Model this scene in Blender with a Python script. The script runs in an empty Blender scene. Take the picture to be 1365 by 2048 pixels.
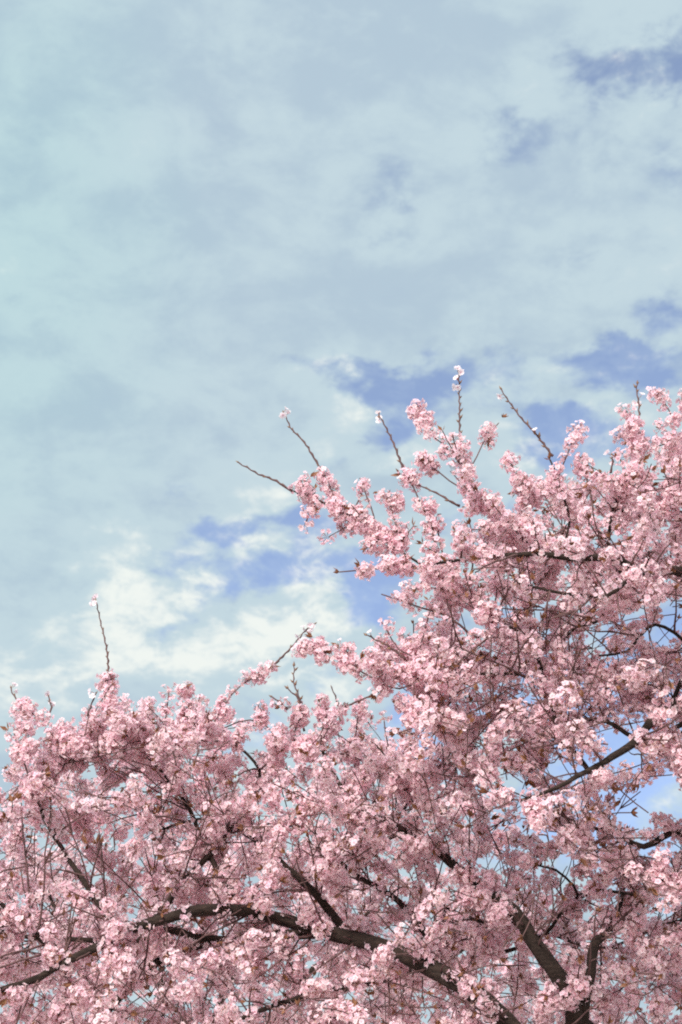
import bpy, math, random
import numpy as np
from mathutils import Vector, Matrix

SEED = 11
rnd = random.Random(SEED)
rng = np.random.default_rng(SEED)
sc = bpy.context.scene
COL = sc.collection
R = math.radians

# ------------------------------------------------------------------ camera
TILT = R(28.0)
CAM = Vector((0.0, 0.0, 1.6))
cam_data = bpy.data.cameras.new('camera')
cam_data.sensor_fit = 'VERTICAL'
cam_data.sensor_height = 36.0
cam_data.lens = 50.0
cam_data.clip_end = 6000.0
cam_data.dof.use_dof = True
cam_data.dof.focus_distance = 7.2
cam_data.dof.aperture_fstop = 3.5
cam = bpy.data.objects.new('camera', cam_data)
cam.location = CAM
cam.rotation_euler = (math.pi / 2 + TILT, 0, 0)
COL.objects.link(cam)
sc.camera = cam
FPX = 2048 * 50.0 / 36.0
ST, CT = math.sin(TILT), math.cos(TILT)


def ray(px, py):
    x = (px - 682.5) / FPX
    y = (1024 - py) / FPX
    return Vector((x, CT - y * ST, ST + y * CT))


def at(px, py, Y):
    """Point of the place that stands Y metres off the camera's foot along the ground."""
    d = ray(px, py)
    return CAM + d * (Y / d.y)


def azel(px, py):
    d = ray(px, py).normalized()
    return math.atan2(d.x, d.y), math.asin(d.z)


# ------------------------------------------------------------------ exposure
sc.view_settings.view_transform = 'Standard'
sc.view_settings.look = 'None'
sc.view_settings.gamma = 1.0
sc.view_settings.exposure = 0.58
sc.view_settings.use_curve_mapping = False
sc.cycles.use_denoising = False
sc.cycles.pixel_filter_type = 'BLACKMAN_HARRIS'
sc.cycles.filter_width = 2.0
sc.cycles.max_bounces = 16
sc.cycles.diffuse_bounces = 14
sc.cycles.transmission_bounces = 12

# ------------------------------------------------------------------ sun
SUN_DIR = Vector((-0.36, -0.70, 0.62)).normalized()
sun_data = bpy.data.lights.new('sun', 'SUN')
sun_data.energy = 4.3
sun_data.angle = R(18.0)
sun_data.color = (1.0, 0.955, 0.91)
sun = bpy.data.objects.new('sun', sun_data)
sun.location = (-6, -6, 14)
sun.rotation_euler = SUN_DIR.to_track_quat('Z', 'Y').to_euler()
COL.objects.link(sun)

# ------------------------------------------------------------------ sky
world = bpy.data.worlds.new('World')
sc.world = world
world.use_nodes = True
wt = world.node_tree
for n in list(wt.nodes):
    wt.nodes.remove(n)
BG = 0.15


def wn(kind, **kw):
    n = wt.nodes.new(kind)
    for k, v in kw.items():
        setattr(n, k, v)
    return n


def link(a, b):
    wt.links.new(a, b)


def wmath(op, a, b=None, c=None, clamp=False):
    n = wn('ShaderNodeMath', operation=op, use_clamp=clamp)
    for i, v in enumerate((a, b, c)):
        if v is None:
            continue
        if isinstance(v, (int, float)):
            n.inputs[i].default_value = v
        else:
            link(v, n.inputs[i])
    return n.outputs[0]


def wvec(op, a, b):
    n = wn('ShaderNodeVectorMath', operation=op)
    for i, v in enumerate((a, b)):
        if v is None:
            continue
        if isinstance(v, tuple):
            n.inputs[i].default_value = v
        else:
            link(v, n.inputs[i])
    return n.outputs['Value'] if op in ('LENGTH', 'DISTANCE', 'DOT_PRODUCT') else n.outputs[0]


tc = wn('ShaderNodeTexCoord')
dirv = tc.outputs['Generated']
sky = wn('ShaderNodeTexSky')
sky.sky_type = 'NISHITA'
sky.sun_disc = False
sky.sun_elevation = math.asin(SUN_DIR.z)
sky.sun_rotation = math.atan2(SUN_DIR.x, SUN_DIR.y)
sky.air_density = 1.0
sky.dust_density = 0.6
sky.ozone_density = 1.6

# direction -> (azimuth, elevation): the banks of cloud lie at fixed places on the sky
sep = wn('ShaderNodeSeparateXYZ')
link(dirv, sep.inputs[0])
az = wmath('ARCTAN2', sep.outputs[0], sep.outputs[1])
el = wmath('ARCSINE', sep.outputs[2])
comb = wn('ShaderNodeCombineXYZ')
link(az, comb.inputs[0])
link(el, comb.inputs[1])

# turbulence that ruffles the cloud edges
nz_in = wvec('MULTIPLY', dirv, (1.0, 1.0, 1.75))


def noise(scale, detail, rough, offset=(0, 0, 0), src=nz_in, dist=0.0):
    n = wn('ShaderNodeTexNoise')
    n.inputs['Scale'].default_value = scale
    n.inputs['Detail'].default_value = detail
    n.inputs['Roughness'].default_value = rough
    n.inputs['Distortion'].default_value = dist
    link(wvec('ADD', src, offset), n.inputs['Vector'])
    return n


warp = noise(11.0, 5, 0.55, (3.1, 1.7, 0.2))
wv = wvec('SUBTRACT', warp.outputs['Color'], (0.5, 0.5, 0.5))
wv = wvec('MULTIPLY', wv, (0.115, 0.115, 0.0))
pos2 = wvec('ADD', comb.outputs[0], wv)


def blob(px, py, rx, ry):
    a, e = azel(px, py)
    d = wvec('SUBTRACT', pos2, (a, e, 0))
    d = wvec('MULTIPLY', d, (FPX * math.cos(e) / rx, FPX / ry, 0))
    ln = wvec('LENGTH', d, None)
    m = wn('ShaderNodeMapRange', interpolation_type='SMOOTHSTEP')
    link(ln, m.inputs[0])
    m.inputs[1].default_value = 1.5
    m.inputs[2].default_value = 0.15
    m.inputs[3].default_value = 0.0
    m.inputs[4].default_value = 1.0
    return m.outputs[0]


HOLES = [(1335, 90, 150, 80, .4), (1200, 125, 100, 60, .22), (1345, 215, 70, 50, .3), (1060, 255, 110, 40, .13),
         (800, 425, 75, 65, .15), (1150, 480, 60, 40, .09), (1355, 605, 80, 45, .3), (1240, 745, 150, 55, .34),
         (1185, 900, 170, 60, .38), (1320, 740, 110, 60, .3), (1340, 330, 50, 35, .13), (880, 745, 150, 38, .32),
         (710, 742, 120, 32, .28), (770, 795, 110, 55, .24), (630, 715, 70, 30, .18), (465, 1065, 110, 48, .5),
         (640, 1070, 70, 50, .42), (530, 1170, 180, 50, .5), (750, 1185, 85, 80, .5), (835, 1430, 80, 90, .34),
         (690, 885, 90, 28, .16), (665, 1385, 60, 50, .22), (1010, 860, 70, 45, .22), (1230, 1450, 330, 360, .42),
         (1230, 700, 150, 40, .3), (980, 800, 90, 50, .2), (820, 830, 80, 40, .2), (1100, 880, 80, 50, .25), (390, 1050, 60, 30, .12), (600, 1130, 90, 25, .2), (430, 1230, 60, 30, .14), (990, 280, 90, 40, .12), (1340, 150, 60, 40, .15), (340, 1120, 90, 32, .22), (400, 960, 90, 30, .14), (350, 1240, 60, 26, .2), (1010, 1010, 60, 40, .2), (480, 1470, 45, 40, .25), (915, 1060, 40, 70, .2), (180, 1375, 50, 40, .16)]
LIGHTS = [(300, 1290, 260, 80, .5), (650, 1340, 160, 90, .7), (190, 1210, 170, 70, .5), (60, 1400, 150, 90, .5), (655, 775, 85, 65, .5), (835, 890, 75, 50, .7), (1230, 825, 100, 40, .55), (1040, 765, 80, 45, .5),
          (250, 1150, 130, 90, .8), (630, 1235, 95, 90, 1.1), (430, 1330, 170, 70, .9), (270, 1035, 70, 35, .6),
          (1040, 185, 60, 45, .5), (1225, 270, 80, 50, .5), (385, 1195, 60, 40, .6), (70, 600, 130, 60, .3),
          (570, 1030, 130, 38, .5), (540, 1110, 120, 26, .45), (120, 1330, 170, 70, .5), (1010, 940, 90, 60, .5),
          (1180, 520, 150, 60, .3), (480, 1560, 200, 120, .6)]
DULL = [(300, 430, 190, 110, .45), (600, 590, 330, 90, .3), (650, 60, 420, 120, .55), (140, 850, 200, 90, .35),
        (120, 120, 200, 140, .2), (900, 640, 200, 60, .15)]

holes = None
for px, py, rx, ry, am in HOLES:
    b = blob(px, py, rx, ry)
    holes = wmath('MULTIPLY_ADD', b, am, holes if holes is not None else 0.0)
whites = None
for px, py, rx, ry, am in LIGHTS:
    b = blob(px, py, rx, ry)
    whites = wmath('MULTIPLY_ADD', b, am, whites if whites is not None else 0.0)
for px, py, rx, ry, am in DULL:
    b = blob(px, py, rx, ry)
    whites = wmath('MULTIPLY_ADD', b, -am, whites)

fine = noise(13.0, 9, 0.60, (0.4, 2.3, 5.0), dist=0.35)
puff = noise(26.0, 9, 0.66, (2.4, 6.1, 0.7), dist=0.3)
broad = noise(5.0, 5, 0.5, (7.7, 0.3, 1.1))


def centred(n, gain):
    return wmath('MULTIPLY', wmath('SUBTRACT', n.outputs[0], 0.5), gain)


cover = wmath('ADD', centred(fine, 0.95), 1.03)
ruff = wmath('MULTIPLY_ADD', holes, 4.5, 0.45)
ruff = wmath('MINIMUM', ruff, 2.1)
cover = wmath('ADD', cover, wmath('MULTIPLY', centred(puff, 1.0), ruff))
cover = wmath('ADD', cover, centred(broad, 0.25))
cover = wmath('SUBTRACT', cover, wmath('MULTIPLY', wmath('MINIMUM', holes, 0.47), 1.9))
cover = wmath('MULTIPLY_ADD', whites, 0.12, cover)
mr = wn('ShaderNodeMapRange', interpolation_type='SMOOTHSTEP')
link(cover, mr.inputs[0])
mr.inputs[1].default_value = 0.10
mr.inputs[2].default_value = 0.90
mr.inputs[3].default_value = 0.34          # a thin veil of haze even in the openings
cloud_a = mr.outputs[0]

# relief of the puffs: a denser lump sunward of a point shades it
lee = noise(26.0, 9, 0.66, (2.4 - 0.012, 6.1, 0.7 + 0.020), dist=0.3)
lee2 = noise(13.0, 9, 0.60, (0.4 - 0.02, 2.3, 5.0 + 0.035), dist=0.35)
relief = wmath('MULTIPLY', wmath('SUBTRACT', puff.outputs[0], lee.outputs[0]), wmath('MULTIPLY_ADD', holes, 3.0, 0.35))
relief = wmath('MULTIPLY_ADD', wmath('SUBTRACT', fine.outputs[0], lee2.outputs[0]), 0.35, relief)
# brightness of the cloud: thin grey-blue sheet to bright puffs
br = wmath('MULTIPLY_ADD', fine.outputs[0], 0.58, -0.185)
br = wmath('MULTIPLY_ADD', broad.outputs[0], 0.5, br)
wh = wmath('MULTIPLY', whites, wmath('ADD', centred(puff, 2.2), 0.5))
br = wmath('ADD', br, relief)
br = wmath('MULTIPLY_ADD', wh, 0.74, br, clamp=True)
ramp = wn('ShaderNodeValToRGB')
cr = ramp.color_ramp
cr.interpolation = 'EASE'
cr.elements[0].position = 0.12
cr.elements[0].color = (0.42, 0.545, 0.64, 1)
cr.elements[1].position = 0.95
cr.elements[1].color = (0.80, 0.86, 0.825, 1)
e2 = cr.elements.new(0.45)
e2.color = (0.505, 0.64, 0.70, 1)
link(br, ramp.inputs[0])
cl = wvec('MULTIPLY', ramp.outputs[0], (0.735 / BG, 0.72 / BG, 0.72 / BG))
# a teal cast in the veil on the left
tealm = wn('ShaderNodeMix', data_type='RGBA', blend_type='MULTIPLY')
link(blob(-60, 480, 380, 620), tealm.inputs[0])
link(cl, tealm.inputs[6])
tealm.inputs[7].default_value = (0.94, 1.02, 0.985, 1)
cl = tealm.outputs[2]
skyc = wvec('MULTIPLY', sky.outputs[0], (1.0, 1.0, 1.0))
SKYC = skyc.node
mixc = wn('ShaderNodeMix', data_type='RGBA')
link(cloud_a, mixc.inputs[0])
link(skyc, mixc.inputs[6])
link(cl, mixc.inputs[7])
bg = wn('ShaderNodeBackground')
bg.inputs['Strength'].default_value = BG
link(mixc.outputs[2], bg.inputs['Color'])
wo = wn('ShaderNodeOutputWorld')
link(bg.outputs[0], wo.inputs['Surface'])
SKYC.inputs[1].default_value = (0.84, 0.79, 0.93)


# ------------------------------------------------------------------ materials
def new_mat(name):
    m = bpy.data.materials.new(name)
    m.use_nodes = True
    t = m.node_tree
    for n in list(t.nodes):
        t.nodes.remove(n)
    return m, t


def petal_material():
    m, t = new_mat('petal')
    at_ = t.nodes.new('ShaderNodeAttribute')
    at_.attribute_name = 'tint'
    geo = t.nodes.new('ShaderNodeNewGeometry')
    nz = t.nodes.new('ShaderNodeTexNoise')
    nz.inputs['Scale'].default_value = 3.2
    nz.inputs['Detail'].default_value = 3
    t.links.new(geo.outputs['Position'], nz.inputs['Vector'])
    mr = t.nodes.new('ShaderNodeMapRange')
    mr.inputs[1].default_value = 0.35
    mr.inputs[2].default_value = 0.65
    t.links.new(nz.outputs[0], mr.inputs[0])
    mul = t.nodes.new('ShaderNodeMix')
    mul.data_type = 'RGBA'
    mul.blend_type = 'MULTIPLY'
    t.links.new(mr.outputs[0], mul.inputs[0])
    t.links.new(at_.outputs['Color'], mul.inputs[6])
    mul.inputs[7].default_value = (0.98, 0.94, 0.95, 1)
    d = t.nodes.new('ShaderNodeBsdfDiffuse')
    tr = t.nodes.new('ShaderNodeBsdfTranslucent')
    t.links.new(mul.outputs[2], d.inputs['Color'])
    t.links.new(mul.outputs[2], tr.inputs['Color'])
    mx = t.nodes.new('ShaderNodeMixShader')
    mx.inputs[0].default_value = 0.50
    t.links.new(d.outputs[0], mx.inputs[1])
    t.links.new(tr.outputs[0], mx.inputs[2])
    o = t.nodes.new('ShaderNodeOutputMaterial')
    t.links.new(mx.outputs[0], o.inputs['Surface'])
    return m


def simple_material(name, c1, c2, scale, rough=0.8, bump=0.0, stretch=(1, 1, 1), translucent=0.0):
    m, t = new_mat(name)
    tcn = t.nodes.new('ShaderNodeNewGeometry')
    vm = t.nodes.new('ShaderNodeVectorMath')
    vm.operation = 'MULTIPLY'
    vm.inputs[1].default_value = stretch
    t.links.new(tcn.outputs['Position'], vm.inputs[0])
    nz = t.nodes.new('ShaderNodeTexNoise')
    nz.inputs['Scale'].default_value = scale
    nz.inputs['Detail'].default_value = 6
    nz.inputs['Roughness'].default_value = 0.65
    t.links.new(vm.outputs[0], nz.inputs['Vector'])
    rp = t.nodes.new('ShaderNodeValToRGB')
    rp.color_ramp.elements[0].position = 0.33
    rp.color_ramp.elements[0].color = (*c1, 1)
    rp.color_ramp.elements[1].position = 0.68
    rp.color_ramp.elements[1].color = (*c2, 1)
    t.links.new(nz.outputs[0], rp.inputs[0])
    p = t.nodes.new('ShaderNodeBsdfPrincipled')
    p.inputs['Roughness'].default_value = rough
    p.inputs['Specular IOR Level'].default_value = 0.25
    t.links.new(rp.outputs[0], p.inputs['Base Color'])
    if bump:
        b = t.nodes.new('ShaderNodeBump')
        b.inputs['Strength'].default_value = bump
        b.inputs['Distance'].default_value = 0.02
        t.links.new(nz.outputs[0], b.inputs['Height'])
        t.links.new(b.outputs[0], p.inputs['Normal'])
    o = t.nodes.new('ShaderNodeOutputMaterial')
    if translucent:
        tr = t.nodes.new('ShaderNodeBsdfTranslucent')
        t.links.new(rp.outputs[0], tr.inputs['Color'])
        mx = t.nodes.new('ShaderNodeMixShader')
        mx.inputs[0].default_value = translucent
        t.links.new(p.outputs[0], mx.inputs[1])
        t.links.new(tr.outputs[0], mx.inputs[2])
        t.links.new(mx.outputs[0], o.inputs['Surface'])
    else:
        t.links.new(p.outputs[0], o.inputs['Surface'])
    return m


M_PETAL = petal_material()
M_STALK = simple_material('pedicel', (0.46, 0.25, 0.24), (0.52, 0.36, 0.27), 60)
M_HEART = simple_material('flower_heart', (0.50, 0.18, 0.23), (0.68, 0.34, 0.38), 90)
M_BARK = simple_material('bark', (0.014, 0.0085, 0.0065), (0.046, 0.029, 0.022), 26, 0.9, 0.9, (1, 1, 2.2))
M_TWIG = simple_material('twig_bark', (0.070, 0.034, 0.034), (0.14, 0.078, 0.072), 18, 0.75, 0.3)
M_LEAF = simple_material('young_leaf', (0.20, 0.080, 0.045), (0.31, 0.15, 0.075), 40, 0.6, 0, (1, 1, 1), 0.35)
M_BUD = simple_material('bud', (0.15, 0.075, 0.06), (0.24, 0.16, 0.09), 70)
M_GRASS = simple_material('lawn_paled_for_bounce', (0.22, 0.22, 0.15), (0.80, 0.66, 0.68), 2.5, 0.9, 0.4)  # pale petal tone added so the unseen lawn bounces light up under the crowns


# ------------------------------------------------------------------ mesh helpers
def mesh_from(name, V, F, mats, midx=None, tint=None, smooth=False):
    V = np.asarray(V, np.float32)
    F = np.asarray(F, np.int32)
    me = bpy.data.meshes.new(name)
    me.vertices.add(len(V))
    me.vertices.foreach_set('co', V.ravel())
    k = F.shape[1]
    me.loops.add(F.size)
    me.loops.foreach_set('vertex_index', F.ravel())
    me.polygons.add(len(F))
    me.polygons.foreach_set('loop_start', np.arange(0, F.size, k, dtype=np.int32))
    for m in mats:
        me.materials.append(m)
    if midx is not None:
        me.polygons.foreach_set('material_index', np.asarray(midx, np.int32))
    if smooth:
        me.polygons.foreach_set('use_smooth', np.ones(len(F), bool))
    if tint is not None:
        ca = me.color_attributes.new('tint', 'FLOAT_COLOR', 'POINT')
        ca.data.foreach_set('color', np.asarray(tint, np.float32).ravel())
    me.update(calc_edges=True)
    return me


def add(name, me, parent=None, loc=(0, 0, 0)):
    o = bpy.data.objects.new(name, me)
    o.location = loc
    if parent is not None:
        o.parent = parent
    COL.objects.link(o)
    return o


def frame_of(z, spin):
    """Rotation matrices whose z axes are the rows of z, spun about them."""
    z = z / np.linalg.norm(z, axis=-1, keepdims=True)
    ref = np.where(np.abs(z[..., 2:3]) < 0.9, np.array([0, 0, 1.0]), np.array([1.0, 0, 0]))
    x = np.cross(ref, z)
    x /= np.linalg.norm(x, axis=-1, keepdims=True)
    y = np.cross(z, x)
    c, s = np.cos(spin)[..., None], np.sin(spin)[..., None]
    x2 = x * c + y * s
    y2 = -x * s + y * c
    return np.stack([x2, y2, z], axis=-1)


def tube(points, radii, sides, knob=0.0):
    P = np.asarray(points, float)
    n = len(P)
    T = np.gradient(P, axis=0)
    T /= np.linalg.norm(T, axis=1, keepdims=True) + 1e-9
    ref = np.array([0.0, 0, 1]) if abs(T[0][2]) < 0.9 else np.array([1.0, 0, 0])
    x = np.cross(ref, T[0])
    x /= np.linalg.norm(x)
    V = []
    ang = np.linspace(0, 2 * math.pi, sides, endpoint=False)
    for i in range(n):
        x = x - T[i] * np.dot(x, T[i])
        x /= np.linalg.norm(x) + 1e-9
        y = np.cross(T[i], x)
        rr = radii[i] * (1 + (knob * rng.normal(size=sides) if knob else np.zeros(sides)))
        V.append(P[i] + np.outer(np.cos(ang) * rr, x) + np.outer(np.sin(ang) * rr, y))
    V = np.concatenate(V + [P[:1] - T[:1] * radii[0] * .3, P[-1:] + T[-1:] * radii[-1] * 1.2])
    F = []
    for i in range(n - 1):
        for k in range(sides):
            a, b = i * sides + k, i * sides + (k + 1) % sides
            c, d = b + sides, a + sides
            F += [(a, b, c), (a, c, d)]
    c0, c1 = n * sides, n * sides + 1
    for k in range(sides):
        F.append((c0, (k + 1) % sides, k))
        F.append((c1, (n - 1) * sides + k, (n - 1) * sides + (k + 1) % sides))
    return V, np.array(F)


# ------------------------------------------------------------------ blossom shapes
PALE = np.array([0.93, 0.775, 0.785])
ROSE = np.array([0.92, 0.715, 0.775])


def flower(base, axis, root, size, rg, spin, lod=False):
    """One five-petalled blossom on its stalk; stalk starts at root."""
    Rm = frame_of(axis[None], np.array([spin]))[0]
    V = [root]
    tintv = [ROSE]
    F, M = [], []
    # stalk: slim pyramid from the spur to three points under the calyx
    for k in range(3):
        a = k * 2.094
        V.append(base + Rm @ np.array([math.cos(a) * 0.0022, math.sin(a) * 0.0022, -0.004]))
        tintv.append(ROSE)
    for k in range(2 if lod else 3):
        F.append((0, 1 + k, 1 + (k + 1) % 3))
        M.append(1)
    # red heart, seen from the front
    hr = 0.0027
    h0 = len(V)
    nh = 3 if lod else 5
    for k in range(nh):
        a = k * 6.2832 / nh
        V.append(base + Rm @ np.array([math.cos(a) * hr, math.sin(a) * hr, 0.0035]))
        tintv.append(ROSE)
    for k in range(1, nh - 1):
        F.append((h0, h0 + k, h0 + k + 1))
        M.append(2)
    F.append((1, h0, h0 + 1))
    M.append(2)
    pale = rg.uniform(-0.25, 1.25)
    col = ROSE * (1 - pale) + PALE * pale
    cup = rg.uniform(0.10, 0.70)
    ic = len(V)
    V.append(base + Rm @ np.array([0, 0, 0.0015]))
    col = np.clip(col, 0, 0.94)
    tintv.append(col * np.array([0.96, 0.80, 0.84]))
    F.append((1, ic, 2))
    M.append(1)
    for k in range(5):
        a = k * 1.2566 + 0.63 + rg.normal() * 0.10
        L = size * rg.uniform(0.9, 1.08)
        cz = cup + rg.normal() * 0.13
        rad = np.array([math.cos(a), math.sin(a), 0])
        tan = np.array([-math.sin(a), math.cos(a), 0])
        up = np.array([0, 0, 1.0])

        def pt(r, w, extra=0.0):
            rr = r * L
            return base + Rm @ (rad * rr * math.cos(cz * min(1, 0.6 + r * .4)) + tan * w * L + up * (rr * math.sin(cz) + extra * L))
        i0 = len(V)
        edge = np.minimum(col * 1.07, 0.94)
        if lod == 2:
            V += [pt(0.55, -0.42, 0.10), pt(1.0, 0.0, -0.03), pt(0.55, 0.42, 0.10)]
            tintv += [col, edge, col]
            F += [(ic, i0, i0 + 1), (ic, i0 + 1, i0 + 2)]
            M += [0, 0]
        elif lod:
            V += [pt(0.52, -0.41, 0.10), pt(0.95, -0.22, 0.0), pt(0.95, 0.22, 0.0), pt(0.52, 0.41, 0.10)]
            tintv += [col, edge, edge, col]
            F += [(ic, i0, i0 + 1), (ic, i0 + 1, i0 + 2), (ic, i0 + 2, i0 + 3)]
            M += [0, 0, 0]
        else:
            V += [pt(0.50, -0.40, 0.10), pt(0.93, -0.27, 0.0), pt(0.88, 0.0, -0.07), pt(0.93, 0.27, 0.0), pt(0.50, 0.40, 0.10)]
            tintv += [col, edge, edge, edge, col]
            F += [(ic, i0, i0 + 1), (ic, i0 + 1, i0 + 2), (ic, i0 + 2, i0 + 3), (ic, i0 + 3, i0 + 4)]
            M += [0, 0, 0, 0]
    return np.array(V), np.array(F), np.array(M), np.array(tintv)


def weld(parts):
    """Join flowers that share their first vertex (the spur)."""
    Vs, Fs, Ms, Ts = [np.zeros((1, 3))], [], [], [ROSE[None]]
    off = 1
    for V, F, M, T in parts:
        F2 = np.where(F == 0, 0, F - 1 + off)
        Vs.append(V[1:])
        Ts.append(T[1:])
        Fs.append(F2)
        Ms.append(M)
        off += len(V) - 1
    T = np.concatenate(Ts)
    return np.concatenate(Vs), np.concatenate(Fs), np.concatenate(Ms), np.concatenate([T, np.ones((len(T), 1))], axis=1)


def make_cluster(rg, n, reach, loose, lod):
    parts = []
    gold = rg.random() * 6.28
    for i in range(n):
        z = 1 - (i + 0.5) / n * (1.35 if not loose else 1.0)
        r = math.sqrt(max(0, 1 - z * z))
        a = gold + i * 2.39996 + rg.normal() * 0.25
        d = np.array([r * math.cos(a), r * math.sin(a), z]) + rg.normal(size=3) * 0.16
        d /= np.linalg.norm(d)
        base = d * reach * rg.uniform(0.66, 1.30)
        ax = d + rg.normal(size=3) * 0.38
        ax /= np.linalg.norm(ax)
        parts.append(flower(base, ax, np.zeros(3), rg.uniform(0.0134, 0.0168), rg, rg.random() * 6.28, lod))
    return weld(parts)


SHAPES = [(int(rng.integers(12, 16)), rng.uniform(0.028, 0.038), False) for i in range(18)] + [(int(rng.integers(6, 9)), rng.uniform(0.027, 0.036), True) for i in range(6)]
NEAR = [make_cluster(rng, *a, False) for a in SHAPES]
VAR1 = [make_cluster(rng, *a, 1) for a in SHAPES]
VAR2 = [make_cluster(rng, *a, 2) for a in SHAPES]
VAR_ME = [mesh_from('blossom_cluster', V, F, [M_PETAL, M_STALK, M_HEART], M, T) for V, F, M, T in NEAR]
SINGLE = [weld([flower(np.array([0, 0, 0.022]), np.array([0.25 * math.cos(k), 0.25 * math.sin(k), 1.0]), np.zeros(3), 0.019, rng, k)]) for k in range(5)]
for V, F, M, T in SINGLE:
    T[:, :3] = np.minimum(T[:, :3] * np.array([1.05, 1.22, 1.2]), 0.92)
SINGLE_ME = [mesh_from('blossom', V, F, [M_PETAL, M_STALK, M_HEART], M, T) for V, F, M, T in SINGLE]


def make_leaf_tuft(rg):
    V, F = [np.zeros(3)], []
    for i in range(int(rg.integers(3, 6))):
        a = rg.random() * 6.28
        tilt = rg.uniform(0.2, 0.9)
        d = np.array([math.cos(a) * math.sin(tilt), math.sin(a) * math.sin(tilt), math.cos(tilt)])
        s = np.array([-math.sin(a), math.cos(a), 0])
        nrm = np.cross(d, s)
        L = rg.uniform(0.022, 0.042)
        i0 = len(V)
        w = L * 0.2
        V += [d * L * .45 + s * w, d * L * .45 - s * w, d * L * .4 - nrm * w * .6, d * L]
        F += [(0, i0, i0 + 2), (0, i0 + 2, i0 + 1), (i0, i0 + 3, i0 + 2), (i0 + 2, i0 + 3, i0 + 1)]
    return np.array(V), np.array(F)


LEAF = [make_leaf_tuft(rng) for i in range(8)]
LEAF_ME = [mesh_from('leaf_tuft', V, F, [M_LEAF]) for V, F in LEAF]
_bv = [(0, 0, -0.002)] + [(math.cos(k * 1.571) * .0042, math.sin(k * 1.571) * .0042, 0.004) for k in range(4)] + [(0, 0, 0.017)]
_bf = [(0, 1 + (k + 1) % 4, 1 + k) for k in range(4)] + [(5, 1 + k, 1 + (k + 1) % 4) for k in range(4)]
BUD_ME = mesh_from('bud', _bv, _bf, [M_BUD])

# ------------------------------------------------------------------ ground
S = 2500.0
g_me = mesh_from('ground', [(-S, -S, 0), (S, -S, 0), (S, S, 0), (-S, S, 0)], [(0, 1, 2), (0, 2, 3)], [M_GRASS])
ground = add('ground', g_me)
ground['kind'] = 'structure'
ground['label'] = 'unseen lawn, pale petal cover added to bounce light up'


def project(P):
    P = np.atleast_2d(P) - np.array(CAM)
    x = P[:, 0]
    dep = P[:, 1] * CT + P[:, 2] * ST
    up = -P[:, 1] * ST + P[:, 2] * CT
    return 682.5 + FPX * x / dep, 1024 - FPX * up / dep, dep


def in_poly(poly, p):
    inside = False
    j = len(poly) - 1
    for i in range(len(poly)):
        if (poly[i][1] > p[1]) != (poly[j][1] > p[1]) and p[0] < (poly[j][0] - poly[i][0]) * (p[1] - poly[i][1]) / (poly[j][1] - poly[i][1]) + poly[i][0]:
            inside = not inside
        j = i
    return inside


# ------------------------------------------------------------------ trees
def smooth_path(pts, step=0.05, wob=0.0):
    """Catmull-Rom through the points, sampled about every step metres."""
    P = [np.array(p, float) for p in pts]
    if len(P) == 2:
        P = [P[0], (P[0] + P[1]) / 2, P[1]]
    ext = [2 * P[0] - P[1]] + P + [2 * P[-1] - P[-2]]
    out = []
    for i in range(1, len(ext) - 2):
        a, b, c, d = ext[i - 1:i + 3]
        n = max(2, int(np.linalg.norm(c - b) / step))
        for k in range(n):
            t = k / n
            out.append(0.5 * (2 * b + (c - a) * t + (2 * a - 5 * b + 4 * c - d) * t * t + (3 * b - a - 3 * c + d) * t ** 3))
    out.append(P[-1])
    out = np.array(out)
    if wob and len(out) > 3:
        w = rng.normal(size=out.shape) * wob
        w = (w + np.roll(w, 1, 0) + np.roll(w, -1, 0)) / 2
        w[0] = 0
        out = out + w
    return out


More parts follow.
